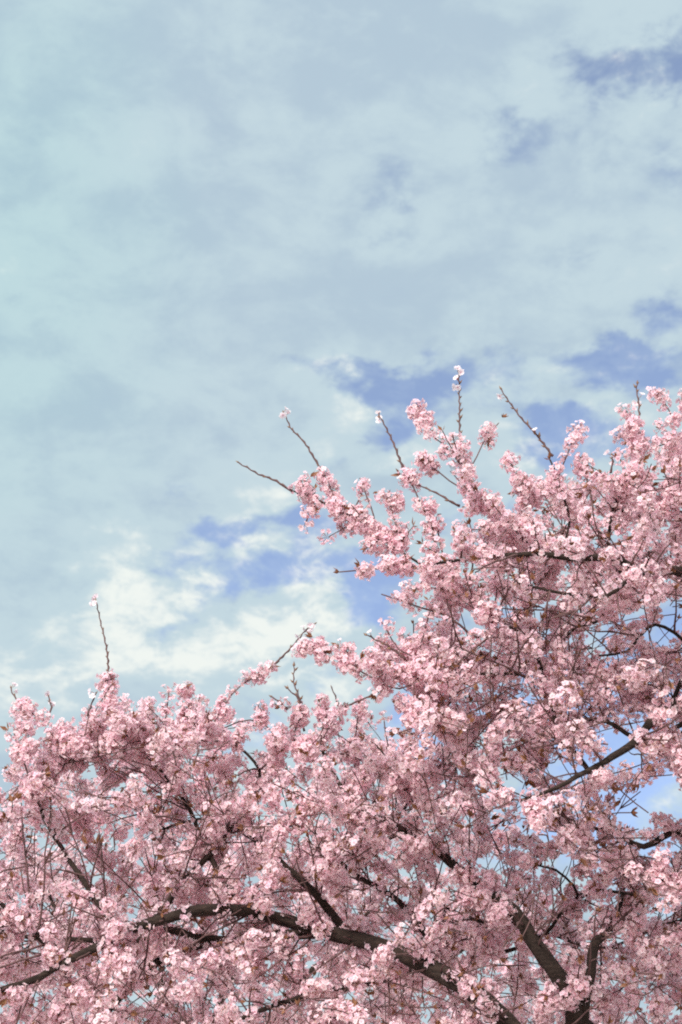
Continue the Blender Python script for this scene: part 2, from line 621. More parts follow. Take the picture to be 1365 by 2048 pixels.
class Tree:
    def __init__(self, label, base):
        self.root = bpy.data.objects.new('cherry_tree', None)
        self.root.location = base
        self.root.empty_display_size = 0.3
        COL.objects.link(self.root)
        self.root['label'] = label
        self.root['category'] = 'cherry tree'
        self.root['group'] = 'flowering cherry trees'
        self.base = np.array(base, float)
        self.chains = []
        self.N = np.zeros((0, 3))
        self.T = np.zeros((0, 3))
        self.Rad = np.zeros(0)
        self.Dep = np.zeros(0)
        self.clusters = []
        self.leaves = []
        self.done = 0
        self.lush = 1.45

    def chain(self, pts, r0, r1, kind, bloom=0.0, wob=0.004, step=0.05, power=1.0, attach=True, bloom_r=0.013):
        P = smooth_path(pts, step, wob)
        t = np.linspace(0, 1, len(P))
        rad = r0 + (r1 - r0) * t ** power
        T = np.gradient(P, axis=0)
        T /= np.linalg.norm(T, axis=1, keepdims=True) + 1e-9
        if attach:
            self.N = np.concatenate([self.N, P])
            self.T = np.concatenate([self.T, T])
            self.Rad = np.concatenate([self.Rad, rad])
        self.chains.append(dict(P=P, T=T, rad=rad, kind=kind, bloom=bloom, bloom_r=bloom_r))
        return P

    def hand(self, pts, r0, r1, kind, bloom=0.0, **kw):
        return self.chain([at(*p) for p in pts], r0, r1, kind, bloom, **kw)

    def from_near(self, pts, r0, r1, kind, bloom=0.0, **kw):
        """A branch that springs from the nearest wood already grown."""
        W = [np.array(at(*p)) for p in pts]
        d = np.linalg.norm(self.N - W[0], axis=1)
        i = int(np.argmin(d))
        start = self.N[i]
        if d[i] > 0.02:
            W = [start] + W
        return self.chain(W, min(r0, max(self.Rad[i] * .9, r1)), r1, kind, bloom, **kw)

    def grow(self, tips, sleeve=0.5):
        tips = [np.array(t) for t in tips]
        tips.sort(key=lambda t: np.min(np.linalg.norm(self.N - t, axis=1)))
        for t in tips:
            v = t - self.N
            d = np.linalg.norm(v, axis=1) + 1e-6
            dot = np.sum(v * self.T, axis=1) / d
            cost = d * (1.55 - 0.6 * dot) + 0.25 * (self.Rad > 0.03) * d
            i = int(np.argmin(cost))
            L = d[i]
            if L < 0.06:
                continue
            p0, tan, rp = self.N[i], self.T[i], self.Rad[i]
            ctrl = p0 + tan * L * 0.28 + (t - p0) * 0.22 + np.array([0, 0, 0.05 * L]) + rng.normal(size=3) * 0.05 * L
            tt = np.linspace(0, 1, max(3, int(L / 0.14)))[:, None]
            pts = (1 - tt) ** 2 * p0 + 2 * tt * (1 - tt) * ctrl + tt ** 2 * t
            r0 = min(rp * 0.75, 0.0042 + 0.0085 * L)
            u = rng.random()
            bl = 0.95 if u < sleeve else (0.5 if u < sleeve + 0.3 else 0.12)
            self.chain(pts, r0, 0.0024, 'branch', bl, wob=0.005)

    def twigs(self, per_m, lmin, lmax, bare=0.4, kinds=('branch', 'limb', 'spray'), lean=(0, 0, 0.25)):
        for c in list(self.chains):
            if c['kind'] not in kinds:
                continue
            P, T, rad = c['P'], c['T'], c['rad']
            L = len(P) * 0.05
            n = rng.poisson(L * per_m * {'limb': 1.7, 'branch': 1.0, 'spray': 0.7}[c['kind']])
            for _ in range(n):
                i = int(rng.integers(1, len(P)))
                a = rng.normal(size=3)
                a -= T[i] * np.dot(a, T[i])
                a /= np.linalg.norm(a)
                d = T[i] * rng.uniform(0.3, 0.9) + a + np.array(lean)
                d /= np.linalg.norm(d)
                l = rng.uniform(lmin, lmax)
                if c['kind'] == 'spray':
                    l = rng.uniform(0.05, 0.09)
                bend = rng.normal(size=3) * 0.33 * l
                pts = [P[i], P[i] + d * l * .5 + bend * .4, P[i] + d * l + bend]
                u = rng.random()
                if u < bare:
                    x, y, dd = project(pts[-1])
                    if not (in_poly(LEFT, (x[0], y[0] - 25)) or in_poly(RIGHT, (x[0], y[0] - 25))):
                        u = 1.0
                        pts = pts[:2]
                self.chain(pts, min(rad[i] * .85, 0.0046 if u > bare or bare < 1 else 0.0060), 0.0030, 'twig', 0.0 if u < bare else 0.85, wob=0.004, attach=False)
                if u < bare and bare == 1.0 and len(pts) == 3:
                    for _k in range(int(rng.integers(0, 3))):
                        q0 = self.chains[-1]['P'][len(self.chains[-1]['P']) // 2]
                        e = d + rng.normal(size=3) * 0.6
                        e /= np.linalg.norm(e)
                        l2 = l * rng.uniform(0.3, 0.6)
                        self.chain([q0, q0 + e * l2 * .5 + rng.normal(size=3) * .06 * l2, q0 + e * l2], 0.0036, 0.0026, 'twig', 0.0, wob=0.003, attach=False)
                        self.chains.insert(len(self.chains) - 2, self.chains.pop())

    def bloom(self, leafy=0.08):
        todo, self.done = self.chains[self.done:], len(self.chains)
        for c in todo:
            if c['kind'] == 'limb':        # round posies on short spurs along the old wood
                for i in np.nonzero((rng.random(len(c['P'])) < 0.13) & (c['rad'] > 0.012))[0]:
                    a = rng.normal(size=3) + np.array([0, -1.0, 0.1])
                    a -= c['T'][i] * np.dot(a, c['T'][i])
                    a /= np.linalg.norm(a)
                    hub = c['P'][i] + a * (c['rad'][i] + 0.05)
                    self.chains.append(dict(P=np.array([c['P'][i], (c['P'][i] + hub) / 2, hub]), T=np.array([a, a, a]), rad=np.array([.005, .004, .003]), kind='twig', bloom=0, bloom_r=0))
                    self.done += 1
                    for _ in range(int(rng.integers(3, 8))):
                        b = rng.normal(size=3) + a * .5
                        b /= np.linalg.norm(b)
                        self.clusters.append((hub + b * rng.uniform(0, .03), b, False))
            if c['bloom'] <= 0:
                if c['kind'] == 'twig' and rng.random() < 0.25:
                    self.leaves.append((c['P'][-1], c['T'][-1]))
                continue
            P, T, rad = c['P'], c['T'], c['rad']
            bare_base = rng.uniform(0.05, 0.3) if c['kind'] == 'branch' else 0.0
            patch = rng.uniform(0, 6.28)
            for i in range(len(P)):
                if rad[i] > c['bloom_r'] or i < bare_base * len(P):
                    continue
                dens = c['bloom'] * (1.0 if c['bloom'] > 0.8 else (0.75 + 0.5 * math.sin(patch + i * 0.5)))
                k = rng.poisson(dens * self.lush)
                for _ in range(min(k, 4)):
                    a = rng.normal(size=3) + np.array([0, -0.1, 0.15])
                    a -= T[i] * np.dot(a, T[i]) * 0.8
                    a /= np.linalg.norm(a)
                    pos = P[i] + T[i] * rng.uniform(-.025, .025) + a * (rad[i] + rng.uniform(0.0, 0.012))
                    x, y, dd = project(pos)
                    if x[0] < -170 or x[0] > 1535 or y[0] > 2220:
                        if rng.random() < 0.5:
                            continue
                    self.clusters.append((pos, a, rng.random() < (0.75 if c['kind'] == 'spray' and c['bloom'] < .75 else 0.25)))
            if rng.random() < 0.35:
                self.leaves.append((P[-1], T[-1]))
            for i in range(len(P)):
                if rad[i] < 0.012 and rng.random() < leafy:
                    a = rng.normal(size=3) + T[i] + np.array([0, 0, 0.6])
                    a /= np.linalg.norm(a)
                    self.leaves.append((P[i] + a * 0.035, a))


def poly_tips(poly, n, y0, y1, gaps=(), mind=0.10, ybias=None):
    poly = np.array(poly, float)
    lo, hi = poly.min(0), poly.max(0)
    out = []
    tries = 0
    while len(out) < n and tries < n * 80:
        tries += 1
        p = lo + rng.random(2) * (hi - lo)
        if not in_poly(poly, p):
            continue
        Y = rng.uniform(y0, y1)
        w = at(p[0], p[1], Y)
        if w.z < 1.9:
            continue
        skip = False
        for gx, gy, gr in gaps:
            if (p[0] - gx) ** 2 + (p[1] - gy) ** 2 < gr * gr and rng.random() < 0.9:
                skip = True
        if skip:
            continue
        w = np.array(w)
        if out and np.min(np.linalg.norm(np.array(out) - w, axis=1)) < mind:
            continue
        out.append(w)
    return out


# ---- twiggy growth filling the crowns
LEFT = [(-160, 1600), (0, 1580), (60, 1540), (140, 1520), (200, 1450), (260, 1440), (340, 1440), (420, 1465), (480, 1530), (540, 1480), (620, 1440), (700, 1440), (760, 1480), (810, 1520), (900, 1540), (1000, 1620), (1100, 1700), (1250, 1800), (1450, 1860), (1450, 2170), (-160, 2170)]
RIGHT = [(1530, 820), (1380, 860), (1325, 925), (1250, 955), (1150, 950), (1060, 950), (1040, 985), (1060, 1045), (980, 1040), (950, 1080), (925, 1130), (880, 1170), (910, 1215), (900, 1260), (830, 1300), (800, 1360), (860, 1400), (870, 1490), (950, 1560), (1100, 1690), (1420, 1860), (1530, 1860)]
GAPS2 = [(1220, 1560, 62), (1330, 1655, 75), (1150, 1550, 60), (1290, 1640, 75), (1040, 1590, 40), (1200, 1270, 45), (960, 1290, 35), (930, 1225, 40), (1340, 1700, 60), (1130, 1770, 45), (1230, 1500, 60), (1345, 1560, 50), (1330, 1250, 50)]

# ---- the cherry whose trunk forks low in the view
fork = at(1158, 2075, 7.1)
b1 = Vector((fork.x + 0.06, 7.1, 0.0))
t1 = Tree('pink flowering cherry tree with forked dark trunk and a thick limb arching sideways', b1)
t1.chain([b1 - Vector((0, 0, .25)), b1 + Vector((0, 0, .15)), b1 + Vector((-.02, .01, 1.0)), b1 + Vector((-.03, 0, 1.6)), fork + Vector((0, 0, .05))], 0.19, 0.075, 'trunk', 0, wob=0.003, power=0.5)
LA = t1.hand([(1152, 2090, 7.1), (1146, 2005, 6.95), (1105, 1935, 6.88), (1062, 1875, 6.86), (1030, 1826, 6.9), (965, 1778, 7.05), (885, 1712, 7.2), (812, 1662, 7.2), (738, 1628, 7.25), (690, 1585, 7.35), (655, 1530, 7.4), (640, 1490, 7.4)], 0.048, 0.008, 'limb', 0.5, bloom_r=0.018, power=0.85)
t1.hand([(1164, 2085, 7.1), (1168, 2010, 6.98), (1182, 1940, 6.92), (1190, 1890, 6.95), (1222, 1855, 7.2), (1238, 1800, 7.4), (1262, 1730, 7.6)], 0.031, 0.008, 'limb', 0.3)
b_l = t1.hand([(1150, 2160, 7.1), (1075, 2110, 7.05), (1010, 2045, 7.05), (958, 1992, 7.0), (880, 1942, 7.05), (800, 1906, 7.12), (715, 1878, 7.2), (635, 1858, 7.25), (560, 1838, 7.2), (490, 1822, 7.12), (425, 1818, 7.05), (350, 1830, 7.0), (280, 1852, 6.95), (200, 1890, 6.95), (130, 1925, 6.95), (60, 1962, 7.0), (-40, 1990, 7.05), (-160, 2010, 7.1)], 0.060, 0.009, 'limb', 0, power=0.85)
t1.from_near([(640, 1865, 7.3), (560, 1868, 7.4), (470, 1880, 7.5), (385, 1892, 7.5), (325, 1918, 7.45), (270, 1965, 7.4), (225, 2015, 7.4), (180, 2080, 7.4)], 0.034, 0.016, 'limb')
t1.from_near([(470, 1880, 7.5), (400, 1882, 7.45), (340, 1860, 7.4), (260, 1885, 7.3), (170, 1880, 7.3), (80, 1875, 7.3), (10, 1862, 7.3)], 0.024, 0.008, 'limb')
t1.from_near([(495, 1822, 7.2), (455, 1770, 7.25), (425, 1720, 7.3), (405, 1685, 7.3), (380, 1620, 7.3), (330, 1550, 7.3), (260, 1480, 7.3), (230, 1440, 7.3)], 0.024, 0.005, 'limb', .9, power=.6)
t1.from_near([(700, 1875, 7.35), (640, 1800, 7.3), (560, 1720, 7.3), (480, 1660, 7.3), (400, 1640, 7.3), (330, 1660, 7.3)], 0.026, 0.007, 'limb', .2)
t1.from_near([(300, 1850, 7.05), (360, 1770, 7.2), (430, 1700, 7.3), (500, 1600, 7.35), (520, 1540, 7.4), (460, 1480, 7.4)], 0.022, 0.006, 'limb', .4)
t1.from_near([(900, 1950, 7.6), (850, 1860, 7.5), (780, 1790, 7.4), (700, 1740, 7.3), (640, 1690, 7.2)], 0.030, 0.007, 'limb', .3)
t1.from_near([(735, 1630, 7.7), (790, 1640, 7.4), (830, 1580, 7.3), (870, 1535, 7.3), (900, 1520, 7.3)], 0.016, 0.006, 'limb', .2)
t1.from_near([(810, 1582, 7.3), (790, 1550, 7.3), (765, 1500, 7.3), (755, 1490, 7.3)], 0.010, 0.004, 'limb', .1)
t1.from_near([(1065, 1880, 7.85), (1120, 1830, 7.7), (1155, 1790, 7.6), (1110, 1740, 7.5), (1040, 1730, 7.4)], 0.014, 0.005, 'limb', .1)
t1.from_near([(1060, 1885, 7.85), (990, 1855, 7.7), (920, 1825, 7.6), (850, 1800, 7.5)], 0.013, 0.005, 'limb', .1)
t1.from_near([(1195, 1895, 8.1), (1260, 1880, 8.1), (1330, 1850, 8.1), (1420, 1830, 8.1)], 0.014, 0.006, 'limb', .2)
t1.from_near([(130, 1925, 7.0), (60, 1860, 7.05), (-20, 1780, 7.1), (-80, 1700, 7.1), (-100, 1620, 7.1)], 0.022, 0.006, 'limb', .3)
t1.from_near([(245, 1870, 7.05), (180, 1780, 7.15), (120, 1690, 7.25), (80, 1600, 7.3), (110, 1520, 7.3)], 0.020, 0.006, 'limb', .3)
t1.from_near([(860, 1930, 7.5), (760, 1960, 7.3), (640, 1985, 7.2), (520, 2020, 7.1), (400, 2080, 7.1)], 0.026, 0.008, 'limb', .3)
t1.from_near([(290, 1608, 7.2), (240, 1606, 7.1), (205, 1604, 7.1)], 0.010, 0.005, 'limb', .1)
# the sprays that stand up from its skyline
SPR = 'spray'
t1.from_near([(235, 1470, 7.2), (225, 1410, 7.2), (215, 1362, 7.2)], .007, .003, SPR, 1.3)
t1.from_near([(415, 1480, 7.1), (440, 1425, 7.1), (480, 1375, 7.1), (545, 1335, 7.1)], .008, .003, SPR, 1.25)
t1.from_near([(170, 1500, 7.1), (110, 1455, 7.1), (48, 1416, 7.1)], .007, .003, SPR, 1.1)
t1.from_near([(165, 1490, 7.1), (180, 1430, 7.1)], .006, .003, SPR, .8)
t1.from_near([(330, 1470, 7.2), (335, 1385, 7.2)], .006, .003, SPR, .9)
t1.from_near([(370, 1470, 7.2), (370, 1385, 7.2)], .006, .003, SPR, 1.0)
t1.from_near([(290, 1470, 7.15), (300, 1415, 7.15)], .006, .003, SPR, 1.0)
t1.from_near([(60, 1560, 7.0), (35, 1490, 7.0), (30, 1450, 7.0)], .006, .003, SPR, .9)
t1.from_near([(560, 1500, 7.2), (540, 1460, 7.2), (500, 1440, 7.2), (430, 1465, 7.2)], .006, .003, SPR, .7)
t1.from_near([(640, 1480, 7.4), (650, 1430, 7.4), (640, 1405, 7.4)], .006, .003, SPR, 1.0)
t1.from_near([(700, 1500, 7.5), (715, 1440, 7.5), (720, 1410, 7.5)], .006, .003, SPR, 1.1)
t1.from_near([(590, 1480, 7.4), (600, 1420, 7.4), (560, 1415, 7.4)], .006, .003, SPR, 1.0)

# ---- the cherry at the right, its trunk out of the frame
q = at(1790, 2000, 7.0)
t2 = Tree('pink flowering cherry tree with dark limbs spreading up in front of blue sky', (q.x, 7.0, 0.0))
b2 = Vector((q.x, 7.0, 0.0))
top2 = at(1720, 1800, 7.0)
t2.chain([b2 - Vector((0, 0, .25)), b2 + Vector((0, 0, .15)), b2 + Vector((-.03, .02, 1.2)), top2], 0.22, 0.11, 'trunk', 0, power=0.5)
t2.hand([(1720, 1805, 7.0), (1630, 1600, 6.9), (1530, 1480, 6.8), (1440, 1430, 6.7), (1345, 1410, 6.5), (1312, 1432, 6.45), (1268, 1488, 6.35), (1180, 1542, 6.25), (1112, 1576, 6.25), (1040, 1600, 6.3)], 0.075, 0.006, 'limb', .1, power=0.7)
t2.hand([(1725, 1810, 7.0), (1640, 1520, 6.8), (1540, 1320, 6.6), (1440, 1200, 6.5), (1375, 1150, 6.5), (1320, 1141, 6.3), (1288, 1143, 6.15), (1222, 1113, 6.1), (1150, 1117, 6.1), (1080, 1108, 6.1), (1010, 1113, 6.1), (905, 1123, 6.15), (865, 1135, 6.2)], 0.075, 0.006, 'limb', .25, power=0.62)
t2.hand([(1725, 1800, 7.0), (1700, 1400, 6.8), (1640, 1150, 6.6), (1540, 980, 6.5), (1440, 900, 6.45), (1372, 870, 6.4)], 0.08, 0.006, 'limb', .8, power=0.8, bloom_r=.02)
t2.from_near([(1295, 1143, 6.4), (1250, 1165, 6.1), (1212, 1190, 6.1), (1155, 1188, 6.1), (1100, 1180, 6.1), (1040, 1170, 6.1)], 0.018, 0.005, 'limb', .3)
t2.from_near([(1300, 1142, 6.4), (1215, 1196, 6.45), (1205, 1240, 6.5), (1150, 1255, 6.55), (1120, 1290, 6.6)], 0.013, 0.005, 'limb', .1)
t2.from_near([(1222, 1112, 6.35), (1220, 1040, 6.3), (1240, 980, 6.3), (1270, 925, 6.3), (1275, 880, 6.3)], 0.012, 0.004, 'limb', 1.2)
t2.from_near([(1130, 1116, 6.35), (1140, 1040, 6.3), (1120, 980, 6.25), (1100, 920, 6.25)], 0.011, 0.004, 'limb', 1.1)
t2.from_near([(1080, 1108, 6.3), (1045, 1070, 6.3), (1005, 1040, 6.3), (960, 1010, 6.3), (935, 960, 6.3), (925, 915, 6.3)], 0.011, 0.004, 'limb', 1.0)
t2.from_near([(1180, 1542, 6.45), (1120, 1460, 6.4), (1095, 1380, 6.4), (1078, 1318, 6.4), (1045, 1272, 6.4), (990, 1240, 6.4), (920, 1190, 6.4), (870, 1150, 6.4), (808, 1108, 6.35), (740, 1052, 6.35), (690, 1022, 6.35), (640, 1005, 6.35), (588, 982, 6.35)], 0.024, 0.004, 'limb', .75, bloom_r=.0115, power=.8)
t2.from_near([(1095, 1380, 6.4), (1040, 1350, 6.4), (970, 1350, 6.4), (900, 1330, 6.35), (840, 1290, 6.35)], 0.014, 0.004, 'limb', .7)
t2.from_near([(1345, 1410, 6.6), (1380, 1300, 6.5), (1310, 1250, 6.45), (1255, 1298, 6.4), (1200, 1310, 6.4)], 0.013, 0.005, 'limb', .1)
t2.from_near([(1400, 1430, 6.65), (1290, 1480, 6.7), (1200, 1440, 6.8), (1100, 1450, 6.9), (1010, 1420, 6.9)], 0.016, 0.005, 'limb', .3)
t2.hand([(1715, 1830, 7.0), (1600, 1760, 7.0), (1480, 1720, 7.0), (1370, 1668, 7.0), (1320, 1676, 7.0), (1285, 1692, 7.0), (1200, 1660, 7.0), (1120, 1650, 7.0)], 0.045, 0.006, 'limb', .2, power=.75)
t2.hand([(1715, 1840, 7.0), (1560, 1800, 7.0), (1440, 1730, 7.05), (1365, 1745, 7.1), (1310, 1775, 7.1), (1275, 1792, 7.1), (1200, 1780, 7.1)], 0.045, 0.006, 'limb', .2, power=.75)
# sprays against the sky
t2.from_near([(745, 1055, 6.35), (690, 1022, 6.35), (640, 1003, 6.35), (592, 982, 6.35)], .006, .003, SPR, 1.5)
t2.from_near([(680, 1025, 6.35), (665, 985, 6.35), (648, 950, 6.35)], .006, .003, SPR, 1.4)
t2.from_near([(750, 1045, 6.35), (742, 1010, 6.35), (720, 955, 6.35)], .006, .003, SPR, .55)
t2.from_near([(800, 1090, 6.35), (790, 1040, 6.3), (775, 1000, 6.3)], .006, .003, SPR, .85)
t2.from_near([(770, 1070, 6.35), (745, 1085, 6.3), (730, 1095, 6.3)], .006, .003, SPR, .7)
t2.from_near([(875, 1130, 6.3), (862, 1060, 6.3), (840, 1000, 6.3), (822, 965, 6.3), (808, 945, 6.3)], .008, .003, SPR, 1.15)
t2.from_near([(890, 1125, 6.3), (870, 1040, 6.35), (880, 1030, 6.35)], .006, .003, SPR, .7)
t2.from_near([(870, 1145, 6.35), (830, 1135, 6.3), (760, 1138, 6.3), (680, 1145, 6.3)], .006, .003, SPR, .6)
t2.from_near([(960, 1275, 6.4), (900, 1235, 6.35), (835, 1212, 6.35), (762, 1190, 6.35)], .007, .003, SPR, .7)
t2.from_near([(900, 1180, 6.35), (860, 1175, 6.3), (815, 1180, 6.3)], .006, .003, SPR, .9)
t2.from_near([(880, 1330, 6.4), (800, 1380, 6.4), (740, 1355, 6.4), (690, 1325, 6.4), (650, 1312, 6.4), (608, 1298, 6.4)], .008, .003, SPR, .75)
t2.from_near([(720, 1345, 6.4), (700, 1310, 6.4), (690, 1300, 6.4)], .005, .003, SPR, .9)
t2.from_near([(850, 1320, 6.4), (800, 1300, 6.4), (770, 1255, 6.4)], .006, .003, SPR, .7)
t2.from_near([(960, 1005, 6.3), (900, 960, 6.3), (862, 930, 6.3)], .006, .003, SPR, .5)
t2.from_near([(920, 925, 6.3), (885, 885, 6.3), (860, 865, 6.3), (833, 828, 6.3)], .005, .0025, SPR, .45)
t2.from_near([(945, 930, 6.3), (965, 890, 6.3), (997, 845, 6.3)], .005, .0025, SPR, .5)
t2.from_near([(1060, 1090, 6.3), (1050, 1000, 6.3), (1015, 915, 6.3)], .007, .003, SPR, .95)
t2.from_near([(1190, 1060, 6.3), (1180, 980, 6.3), (1160, 930, 6.3)], .007, .003, SPR, 1.1)
t2.from_near([(1240, 1020, 6.3), (1215, 970, 6.3), (1218, 945, 6.3)], .006, .003, SPR, .6)
t2.from_near([(1400, 940, 6.4), (1350, 890, 6.4), (1350, 840, 6.4), (1318, 792, 6.4)], .007, .003, SPR, 1.4)
t2.from_near([(1440, 930, 6.45), (1400, 870, 6.45), (1372, 800, 6.45)], .007, .003, SPR, 1.4)
t2.from_near([(1330, 1040, 6.4), (1345, 950, 6.4), (1345, 880, 6.4)], .007, .003, SPR, 1.5)
t2.from_near([(1300, 1010, 6.4), (1285, 930, 6.4), (1276, 885, 6.4)], .007, .003, SPR, 1.4)
t2.from_near([(930, 1200, 6.4), (950, 1100, 6.35), (940, 1050, 6.35)], .006, .003, SPR, .8)
t2.from_near([(985, 1400, 6.4), (870, 1455, 6.4), (820, 1470, 6.4), (770, 1455, 6.4)], .006, .003, SPR, .5)
t2.from_near([(815, 1465, 6.4), (815, 1420, 6.4), (800, 1410, 6.4)], .005, .003, SPR, .9)

# ---- the cherry standing behind the other two
p3 = at(330, 2040, 11.6)
t3 = Tree('pink flowering cherry tree farther back, glimpsed between the branches of the forked cherry', (p3.x, 11.6, 0.0))
b3 = Vector((p3.x, 11.6, 0.0))
t3.chain([b3 - Vector((0, 0, .25)), b3 + Vector((0, 0, .15)), b3 + Vector((.02, 0, 1.1)), b3 + Vector((0, 0, 2.0))], 0.2, 0.12, 'trunk', 0, power=.6)
for px, py in ((-150, 1850), (80, 1750), (330, 1700), (560, 1740), (760, 1800), (960, 1880)):
    c0 = b3 + Vector((0, 0, 1.9))
    tip = at(px, py, rnd.uniform(10.6, 12.4))
    mid = c0.lerp(tip, 0.5) + Vector((0, 0, 0.25))
    t3.chain([c0, mid, tip], 0.06, 0.01, 'limb', .2)

t1.grow(poly_tips(LEFT, 600, 6.8, 8.8, [(1110, 1765, 50), (800, 1470, 35)]), 0.5)
t2.grow(poly_tips(RIGHT, 390, 6.15, 7.5, GAPS2), 0.5)
BACK = [(-160, 1700), (100, 1660), (450, 1660), (800, 1700), (1050, 1800), (1250, 1900), (1250, 2150), (-160, 2150)]
t2.lush = 1.4
t3.lush = 0.88
t3.grow(poly_tips(BACK, 280, 10.2, 13.0, mind=0.18), 0.7)
t2.grow(poly_tips([(700, 1345), (800, 1290), (900, 1280), (900, 1450), (800, 1410)], 22, 6.3, 6.8), 0.7)
t1.grow(poly_tips([(20, 1500), (100, 1470), (200, 1440), (420, 1440), (420, 1520), (20, 1560)], 26, 6.9, 7.5), 0.95)
t1.twigs(5.2, 0.07, 0.27, 0.50)
t2.twigs(5.2, 0.07, 0.25, 0.50)
t1.twigs(3.3, 0.18, 0.46, 1.0, ('branch', 'limb'), (0, -1.2, 0.05))
t2.twigs(3.2, 0.16, 0.42, 1.0, ('branch', 'limb'), (0, -1.2, 0.05))
t3.twigs(2.0, 0.10, 0.35, 0.2)
for t in (t1, t2, t3):
    t.bloom()


def thin_spots(poly, gaps):
    """Places in a crown where no blossom has grown yet."""
    G = 6.0
    seen = np.zeros((int(2300 / G), int(1800 / G)), bool)
    for t in (t1, t2, t3):
        x, y, d = project(np.array([c[0] + c[1] * .03 for c in t.clusters]))
        for i in range(len(x)):
            r = 0.030 * FPX / d[i] / G
            cx, cy = (x[i] + 200) / G, y[i] / G
            if cx + r < 0 or cy + r < 0:
                continue
            seen[int(max(0, cy - r)):int(max(0, cy + r + 1)), int(max(0, cx - r)):int(max(0, cx + r + 1))] = True
    spots = [(x * G - 200, y * G) for y, x in np.argwhere(~seen)]
    spots = [p for p in spots if -60 < p[0] < 1420 and in_poly(poly, p) and not any((p[0] - a) ** 2 + (p[1] - b) ** 2 < r * r for a, b, r in gaps)]
    rng.shuffle(spots)
    out = []
    for p in spots:
        if all((p[0] - q[0]) ** 2 + (p[1] - q[1]) ** 2 > 32 ** 2 for q in out):
            out.append(tuple(p))
    return out


for rnd_ in range(2):
    for t, poly, y0, y1, gaps in ((t1, LEFT, 7.0, 8.4, [(1110, 1765, 50)]), (t2, RIGHT, 6.4, 7.3, GAPS2)):
        spots = thin_spots(poly, gaps)
        print('TREE thin spots', len(spots))
        t.grow([at(p[0] + rng.normal() * 6, p[1] + rng.normal() * 6, rng.uniform(y0, y1)) for p in spots if at(p[0], p[1], 7).z > 1.9], 0.95)
        t.bloom()


# ------------------------------------------------------------------ which pieces show largest
def rank_by_view(trees):
    """Pixels each blossom cluster shows, nearest in front."""
    rows = []
    for ti, t in enumerate(trees):
        if not t.clusters:
            continue
        x, y, d = project(np.array([c[0] + c[1] * 0.03 for c in t.clusters]))
        for i in range(len(x)):
            rows.append((d[i], ti, i, x[i], y[i]))
    rows.sort()
    G = 4.0
    seen = np.zeros((int(2048 / G), int(1365 / G)), bool)
    H, W = seen.shape
    score = [dict() for _ in trees]
    for d, ti, i, x, y in rows:
        r = 0.045 * FPX / d / G
        cx, cy = x / G, y / G
        x0, x1, y0, y1 = int(max(0, cx - r)), int(min(W, cx + r + 1)), int(max(0, cy - r)), int(min(H, cy + r + 1))
        if x1 <= x0 or y1 <= y0:
            score[ti][i] = 0
            continue
        sub = seen[y0:y1, x0:x1]
        score[ti][i] = int((~sub).sum())
        sub[:] = True
    return score


